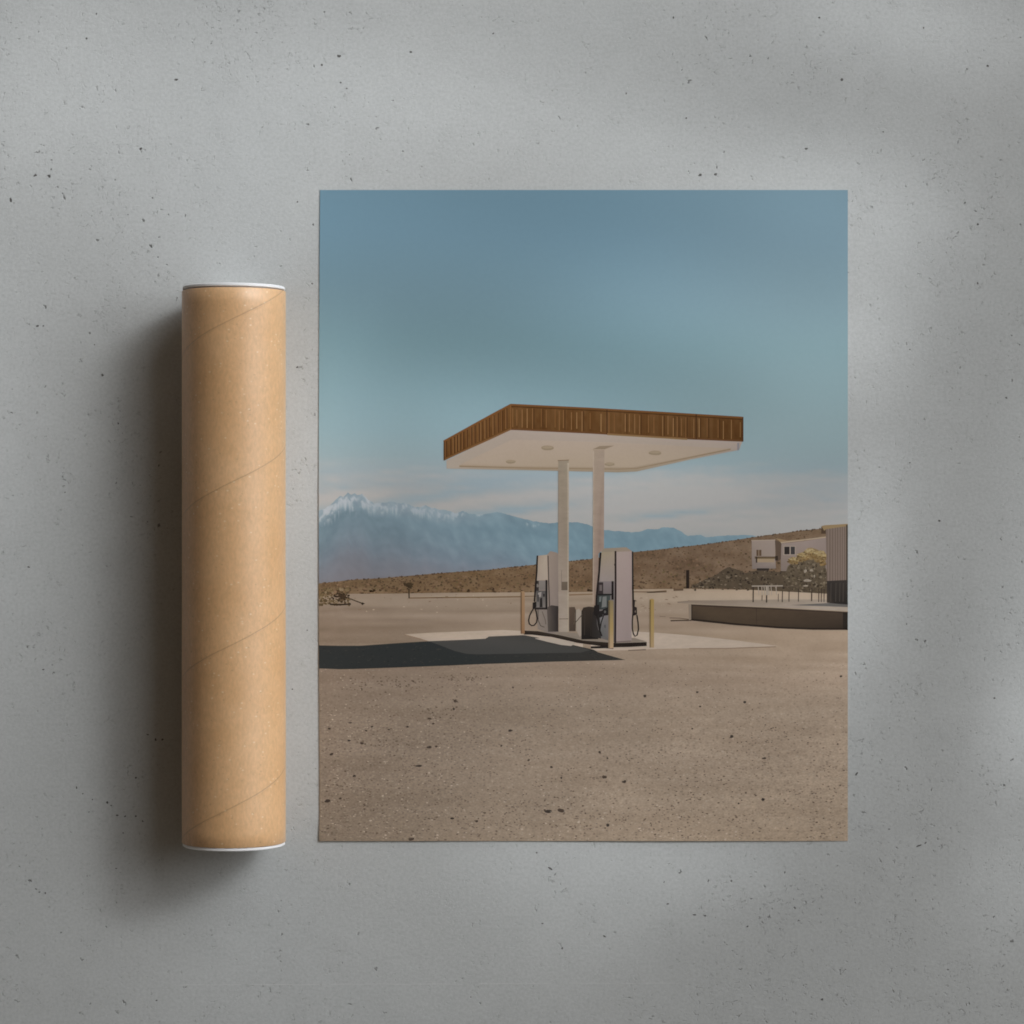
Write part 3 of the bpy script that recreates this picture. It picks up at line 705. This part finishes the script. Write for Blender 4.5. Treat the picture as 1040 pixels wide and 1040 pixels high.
p.line([(518.7, 411), (518.7, 436)], 1.1, (140, 98, 56), 14); p.line([(616.4, 416), (616.4, 441)], .9, (72, 44, 24), 14); p.line([(754.4, 424), (754.2, 448)], 1.2, (82, 54, 32), 14); p.line([(451, 448.4), (451.3, 467.6)], 1.0, (84, 56, 34), 14)
p.line([(707, 420.6), (707, 446)], 1.1, (78, 50, 28), 14)
p.line([(616.6, 441), (680, 444.8), (698, 446)], 1.8, (150, 118, 78), 14.1)
p.build('printed_fascia', K_FLAT, canopy)

# ---- columns
p = Ink(0.97)
p.poly([(566.9, 467.5), (577.6, 467.5), (577.3, 560), (577.2, 641.8), (568, 641.8), (567.2, 612), (566.8, 560)], [(134, 122, 106), (138, 126, 110), (140, 126, 112), (156, 143, 130), (152, 139, 126), (150, 136, 124), (136, 122, 110)], 14)
p.poly([(576.2, 470), (577.8, 470), (577.5, 641.6), (576.2, 641.6)], (160, 147, 130), 14.4)
p.box(570.2, 590.8, 576.4, 599.4, (102, 90, 78), 14.6, (98, 86, 74))
p.line([(568, 628.6), (577.2, 628.4)], .8, (104, 92, 80), 14.6); p.line([(570.3, 579), (570.3, 591)], .6, (122, 108, 96), 14.6)
p.line([(566.4, 467.8), (578, 467.2)], .9, (118, 100, 80), 14.6)
p.build('printed_column', K_WALL, poster, 'farther canopy column beside the left fuel pump')
p = Ink(0.97)
p.poly([(602.4, 457), (613.8, 457), (613.4, 558), (608, 562), (607, 614.6), (602, 614.6), (602.2, 560)], [(146, 130, 114), (144, 128, 114), (150, 132, 121), (138, 119, 108), (134, 114, 102), (146, 126, 110), (150, 132, 119)], 14)
p.line([(602.8, 458), (602.7, 560), (602.4, 614)], 1.1, (162, 146, 130), 14.4)
p.poly([(601.6, 456.4), (613.8, 456.4), (624, 452.6), (609, 453)], (130, 114, 96), 14.3)
p.build('printed_column', K_WALL, poster, 'nearer canopy column behind the right fuel pump')

# ---- bins and bucket between the pumps
p = Ink(0.94)
p.poly([(590.4, 621), (592.5, 617), (598, 616), (606.5, 617), (607.6, 622), (607.6, 649), (590.4, 649.4)], [(56, 47, 40)] * 4 + [(28, 25, 23)] * 3, 14.6)
p.line([(594, 620), (593.6, 645)], .8, (58, 50, 44), 14.9); p.line([(600, 620), (600, 646)], 1.0, (44, 38, 34), 14.9)
p.build('printed_waste_bin', K_FLAT, poster, 'dark bin between the two fuel pumps')
p = Ink(0.94)
p.poly([(578, 616.6), (583.6, 616.4), (585, 620), (584.6, 641), (578, 641)], [(92, 76, 64), (84, 70, 58), (66, 54, 46), (70, 58, 50), (74, 62, 54)], 14.6)
p.poly([(584.4, 620), (588, 618), (591, 622), (591.4, 644), (589, 647), (585.4, 641)], (158, 145, 132), 14.4)
p.line([(591.4, 624), (588, 628), (584.6, 632), (582, 631)], .8, (70, 60, 52), 15); p.line([(584, 622), (583, 634)], .9, (96, 82, 70), 15)
p.build('printed_waste_bin', K_FLAT, poster, 'small brown bin right of the farther column')

# ---- fuel pumps
BLK = (34, 29, 28)
p = Ink(0.94)
p.poly([(555.6, 563.4), (559, 559.6), (565.6, 561.2), (567, 563), (567, 642), (556, 643)], [(150, 134, 122), (146, 130, 117), (140, 125, 114), (138, 124, 115), (128, 116, 110), (128, 116, 110)], 14.2)
p.poly([(546.2, 564.4), (555.6, 563.4), (556.6, 589.4), (545.2, 589.4)], [(158, 142, 126), (174, 158, 142), (170, 154, 140), (160, 145, 131)], 14.5)
p.poly([(544.6, 589.4), (556.6, 589.4), (557.4, 642.6), (546, 639)], [(128, 117, 109), (130, 118, 110), (126, 115, 107), (136, 124, 114)], 14.4)
p.poly([(555.4, 617), (560, 614.6), (567, 615.6), (567, 641.4), (556.6, 641.6)], [(92, 82, 76), (72, 64, 60), (48, 42, 40), (42, 37, 36), (84, 76, 70)], 14.7)
p.line([(556.6, 564.4), (557.2, 590), (558.2, 616)], 1.0, (74, 62, 54), 15)
p.box(544.4, 600, 554, 617.4, (84, 81, 79), 14.8, (120, 112, 106)); p.poly([(546.6, 602), (550, 601), (549.4, 606), (546.6, 606.6)], (150, 142, 136), 14.9); p.box(551.4, 603, 553.4, 606, (52, 47, 46), 14.95); p.box(544.2, 617, 555.8, 619, (38, 33, 31), 14.96); p.box(554, 589, 555.8, 618.6, (26, 23, 23), 15)
p.box(544.2, 590, 547.2, 600, (54, 47, 45), 14.9); p.blob(546.0, 594.6, 1.2, 2.0, (120, 112, 106), 15.1, 8, .2)
p.poly([(548.4, 608), (550.6, 606.6), (551, 616.6), (548, 616.8)], (42, 37, 36), 15); p.box(545.6, 604, 547.4, 611, (70, 66, 64), 15); p.line([(545, 618), (555.6, 618.2)], 1.2, (48, 42, 40), 15)
pump = p.build('printed_fuel_pump', K_FLAT, poster, 'farther white fuel pump left of its column')
p = Ink(0.94); p.box(547.8, 589.8, 553.8, 599, (128, 120, 114), 15, (118, 110, 105)); p.build('printed_screen', K_FLAT, pump)
p = Ink(0.94)
p.line([(545.8, 564.2), (545.2, 580), (543.8, 597), (542.8, 611)], 1.5, BLK, 15.4)
p.poly([(541, 612), (544.6, 611), (544.8, 616), (543.4, 618.6), (541, 618)], BLK, 15.5)
p.line([(542.4, 617), (540, 621), (538, 625), (536.9, 630), (537.6, 633.6), (540, 635.4), (542.6, 635), (545, 632), (545.6, 628), (544.8, 622), (543.4, 617.4)], 1.25, BLK, 15.6)
p.line([(546.4, 619), (546.6, 630), (549, 635.5), (553, 637)], .8, (78, 68, 62), 15.4); p.line([(550.6, 621), (553.6, 629), (554.4, 634)], .7, (92, 82, 75), 15.4)
p.build('printed_hose', K_FLAT, pump)

p = Ink(0.94)
p.poly([(625.6, 559.6), (642, 559.8), (641.4, 650.4), (638, 651.8), (625.8, 651.6)], [(164, 147, 140), (162, 145, 139), (150, 135, 132), (146, 131, 127), (152, 136, 132)], 15)
p.poly([(610.6, 560.6), (613, 557), (636, 555.8), (642, 559.8), (625.6, 560.4)], [(140, 130, 112), (142, 130, 114), (148, 134, 116), (150, 134, 120), (146, 132, 116)], 15.2)
p.poly([(610.8, 560.6), (624.6, 560.2), (624.8, 590.4), (608.8, 590.4)], [(152, 138, 116), (156, 141, 122), (146, 134, 128), (146, 134, 130)], 15)
p.poly([(608.4, 590.4), (625, 590.4), (625, 652.4), (609, 648)], [(122, 112, 110), (126, 115, 112), (100, 93, 91), (104, 100, 98)], 15)
p.line([(625.1, 559.6), (625.2, 600), (624.8, 653)], 1.9, (44, 33, 32), 15.6); p.blob(624.8, 573.4, 1.0, 1.6, (44, 36, 34), 15.8, 8, .2)
p.box(606.8, 591.4, 612.6, 603.4, (54, 46, 46), 15.4); p.box(608.8, 594, 611.4, 600, (104, 94, 92), 15.6)
p.box(621, 590.2, 623.2, 609, (30, 24, 24), 15.6)
p.poly([(606.6, 604), (620, 603.4), (619, 619), (606, 619)], [(52, 55, 54), (70, 76, 74), (76, 81, 80), (46, 48, 47)], 15.4); p.box(607, 603, 621.4, 604.6, (34, 32, 31), 15.5); p.box(617, 610, 620.4, 622, (40, 36, 35), 15.55); p.poly([(608.6, 606), (611, 605.6), (610.4, 611), (608.4, 611.4)], (104, 108, 106), 15.6); p.poly([(607.6, 621), (613, 619.6), (612, 626), (608, 628)], (36, 32, 31), 15.6)
p.poly([(612, 606), (616, 605.6), (616, 616), (611, 617)], (116, 116, 113), 15.6)
p.poly([(609, 625), (618, 624), (618, 647.4), (610.4, 647)], [(122, 118, 118), (118, 112, 111), (106, 102, 101), (92, 92, 90)], 15.4); p.blob(614.4, 636, 1.0, 2.0, (82, 80, 82), 15.6, 8, .2)
p.poly([(601.6, 622), (607, 617), (609.6, 625), (610.4, 648.6), (601, 647)], [(44, 38, 35), (40, 35, 33), (52, 48, 46), (50, 47, 45), (42, 37, 34)], 15.1)
p.line([(626, 652), (640.6, 651)], 1.2, (120, 106, 100), 15.6)
pump2 = p.build('printed_fuel_pump', K_FLAT, poster, 'nearer fuel pump with a broad pale side panel')
p = Ink(0.94); p.box(613, 590.8, 621, 602.6, (126, 116, 116), 15.7, (112, 103, 102)); p.build('printed_screen', K_FLAT, pump2)
p = Ink(0.94)
p.line([(610, 561.2), (608.6, 580), (607.2, 592), (605.8, 606), (605.4, 616)], 1.8, BLK, 16)
p.poly([(603.4, 615), (608.4, 614), (609, 622), (606, 626), (603, 624)], BLK, 16.2); p.poly([(612, 619), (617.6, 616.4), (618.4, 624.6), (612.6, 625.4)], (34, 31, 31), 16.2); p.blob(614.4, 621.4, 1.0, 1.4, (96, 92, 90), 16.4, 8, .2)
p.line([(606, 624), (608, 634), (609.4, 641), (611.2, 646)], 1.4, BLK, 16.2); p.line([(613, 625), (610.6, 632), (609.2, 640)], 1.2, BLK, 16.2); p.line([(606.4, 627), (606.6, 634), (608, 640)], .8, (88, 82, 80), 16.1)
p.build('printed_hose', K_FLAT, pump2)
p = Ink(0.94)
p.line([(642.4, 560), (642.6, 590), (643, 606), (643.2, 624)], 1.6, BLK, 16); p.poly([(642.6, 610), (645, 609), (644.6, 616), (646.8, 617), (647, 624), (643, 625.4)], (44, 36, 34), 16.2); p.blob(645.2, 621, .6, 1.4, (120, 104, 92), 16.4, 6, .2)
p.line([(642.8, 624), (642.2, 631), (642.2, 638), (643.2, 643.6), (645, 646.2), (647, 645), (648.5, 639), (648, 632), (646.8, 624.6)], 1.3, (46, 40, 36), 16.2); p.line([(644.6, 610), (646.4, 610.4)], .8, (60, 50, 46), 16.2)
p.build('printed_hose', K_FLAT, pump2)

# ---- bollards
for (x0, x1, y0, y1, cs, lab) in ((528.8, 532.9, 601.2, 643.6, ((146, 118, 90), (134, 102, 74)), 'tan bollard left of the farther pump'), (617.8, 623.0, 610.4, 658.4, ((122, 108, 80), (168, 143, 116)), 'bollard in front of the nearer pump'), (659.7, 664.2, 609, 657.6, ((148, 124, 76), (158, 134, 102)), 'yellow bollard right of the nearer pump')):
    p = Ink()
    m_ = mix(cs[0], cs[1], .5); w = x1 - x0
    ym = (y0 + y1) / 2 + 4
    p.box(x0, y0, x1, ym, cs[0], 17, (152, 129, 84) if x0 > 600 else m_); p.box(x0, ym, x1, y1, (152, 129, 84) if x0 > 600 else m_, 17, cs[1])
    p.box(x0, y0 + .3, x0 + w * .32, y1, tuple(v * .74 for v in cs[0]), 17.4, tuple(v * .8 for v in cs[1]))
    p.poly([(x0, y0), (x0 + w * .25, y0 - .8), (x0 + w * .75, y0 - .8), (x1, y0)], cs[0], 17)
    p.build('printed_bollard', K_FLAT, poster, lab)

# ================================================================= LIGHT
w = bpy.data.worlds.new('World'); scene.world = w; w.use_nodes = True
bg = w.node_tree.nodes['Background']
bg.inputs['Color'].default_value = (1.0, 0.80, 0.60, 1); bg.inputs['Strength'].default_value = 0.08

AZ, EL = R(34), R(28)
TOL = Vector((math.cos(EL) * math.cos(AZ), math.cos(EL) * math.sin(AZ), math.sin(EL)))   # towards the window
def aim(o, target, d):
    o.location = Vector(target) + TOL * d
    o.rotation_euler = TOL.to_track_quat('Z', 'Y').to_euler()
def key():
    l = bpy.data.lights.new('window_light', 'AREA'); l.shape = 'DISK'; l.size = 5.0
    l.energy = 189.2; l.color = (0.97, 1.0, 1.025)
    o = bpy.data.objects.new('window_light', l); col.objects.link(o); aim(o, (0, 0, 0), 4.2)
key()
def overhead():  # added fill with no real source, brightens the shadow beside the tube
    l = bpy.data.lights.new('overhead_fill', 'AREA'); l.shape = 'DISK'; l.size = 3.0; l.energy = 4.6; l.color = (1.0, 0.97, 0.92)
    o = bpy.data.objects.new('overhead_fill', l); col.objects.link(o)
    v = Vector((0.62, 0.3, 1.0)).normalized(); o.location = v * 3.6; o.rotation_euler = v.to_track_quat('Z', 'Y').to_euler()
overhead()
MID = Vector((math.cos(R(35)) * math.cos(R(36)), math.cos(R(35)) * math.sin(R(36)), math.sin(R(35))))
TOP = Vector((-0.25, 0.75, 0.62)).normalized()      # made-up direction for added spots, keeps them out of the tube's shadow
def pool(px, py, a, b, rot, gain, radius=0.12, d=4.0, TOL=TOL):
    """added spot imitating a soft patch of window light: ellipse on the ground (half axes a, b in photo pixels, rot in degrees, image sense)"""
    l = bpy.data.lights.new('added_patch_spot', 'SPOT'); l.spot_blend = 1.0; l.shadow_soft_size = radius
    l.color = (0.97, 1.0, 1.025)
    o = bpy.data.objects.new('added_patch_spot', l); col.objects.link(o)
    t = Vector((X(px), Y(py), 0)); o.location = t + TOL * d
    # ellipse axes on the ground, projected on the plane across the beam
    th = -R(rot)
    g1 = Vector((math.cos(th), math.sin(th), 0)) * a * S; g2 = Vector((-math.sin(th), math.cos(th), 0)) * b * S
    z = TOL; xax = Vector((0, 0, 1)).cross(z).normalized(); yax = z.cross(xax)
    m = [[g1.dot(xax), g2.dot(xax)], [g1.dot(yax), g2.dot(yax)]]
    # singular values of the 2x2 map = half axes of the beam's cross-section
    A, B, C, D = m[0][0], m[0][1], m[1][0], m[1][1]
    s1 = A * A + B * B + C * C + D * D
    s2 = math.sqrt(max(0, (A * A + B * B - C * C - D * D) ** 2 + 4 * (A * C + B * D) ** 2))
    r1, r2 = math.sqrt((s1 + s2) / 2), math.sqrt(max(1e-9, (s1 - s2) / 2))
    phi = 0.5 * math.atan2(2 * (A * C + B * D), A * A + B * B - C * C - D * D)
    u = xax * math.cos(phi) + yax * math.sin(phi); v = z.cross(u)
    rad = max(r1, r2)
    l.spot_size = 2 * math.atan(rad / d)
    rotm = Matrix((u, v, z)).transposed().to_4x4()
    o.matrix_world = Matrix.Translation(o.location) @ rotm @ Matrix.Diagonal((r1 / rad, r2 / rad, 1, 1))
    l.energy = gain * 40.0 * d * d
for q in ((250, 110, 700, 340, 4, 0.848, 0.24, 1.25, MID),
          (600, 190, 520, 120, 13, 0.113, 0.03, 4),
          (780, 240, 260, 120, 14, 0.220, 0.03, 4),
          (150, 130, 380, 150, 10, 0.298, 0.05, 4),
          (600, 480, 300, 110, 13, 0.094, 0.03, 4),
          (840, 500, 120, 250, 4, 0.283, 0.03, 4),
          (875, 250, 110, 160, -10, 0.121, 0.03, 4),
          (930, 20, 180, 55, 14, 0.358, 0.02, 4),
          (820, 0, 220, 50, 14, 0.064, 0.02, 4),
          (1060, 720, 90, 180, 5, 0.119, 0.02, 4),
          (1050, 600, 60, 300, 4, 0.174, 0.02, 4),
          (640, 880, 220, 80, 0, 0.319, 0.02, 4),
          (620, 700, 300, 200, 0, 0.181, 0.05, 4),
          (330, 780, 350, 220, 0, 0.876, 0.2, 1.1, MID),
          (-40, 600, 140, 480, 0, 0.139, 0.05, 3, TOP),
          (1030, 900, 70, 80, 0, 0.235, 0.02, 4),
          (640, 560, 320, 150, 8, 0.070, 0.04, 4),
          (30, 990, 330, 170, 0, 0.029, 0.05, 3, TOP),
          (730, 340, 240, 70, 13, 0.553, 0.03, 4),
          (520, 1010, 300, 80, 0, 0.073, 0.03, 4),
          (870, 730, 60, 160, 4, 0.105, 0.02, 4),
          (900, 80, 200, 60, 14, 0.071, 0.02, 4),
          (10, 50, 170, 170, 0, 0.229, 0.03, 4),
          (-20, 450, 110, 300, 0, 0.181, 0.05, 3, TOP),
          (560, 130, 420, 65, 13, 0.202, 0.02, 4),
          (870, 200, 150, 75, 13, 0.275, 0.02, 4),
          (560, 275, 400, 60, 13, 0.121, 0.02, 4),
          (580, 450, 270, 65, 13, 0.390, 0.02, 4),
          (885, 560, 38, 160, 3, 0.227, 0.015, 4),
          (885, 330, 50, 120, 0, 0.145, 0.015, 4),
          (1048, 640, 45, 140, 3, 0.033, 0.015, 4),
          (1042, 740, 50, 80, 0, 0.259, 0.015, 4),
          (590, 960, 110, 45, 0, 0.082, 0.015, 4),
          (330, 395, 200, 45, 12, 0.134, 0.05, 3, TOP),
          (840, 640, 60, 200, 3, 0.136, 0.02, 4),
          (312, 480, 50, 190, 0, 0.682, 0.03, 4),
          (312, 700, 50, 160, 0, 0.256, 0.03, 4)):
    pool(*q)

# ================================================================= CAMERA
cam = bpy.data.cameras.new('camera'); co = bpy.data.objects.new('camera', cam); col.objects.link(co)
co.location = (0, 0, 2.0); co.rotation_euler = (0, 0, 0)
cam.sensor_width = 36.0; cam.sensor_fit = 'HORIZONTAL'
cam.lens = 36.0 * 2.0 / (1040 * S)
cam.clip_start = 0.05; cam.clip_end = 50.0
scene.camera = co
vs_ = scene.view_settings
vs_.view_transform = 'Standard'; vs_.look = 'None'; vs_.exposure = 0.07; vs_.gamma = 1.0; vs_.use_curve_mapping = False
scene.render.engine = 'CYCLES'
scene.cycles.filter_width = 1.8
scene.cycles.use_denoising = True
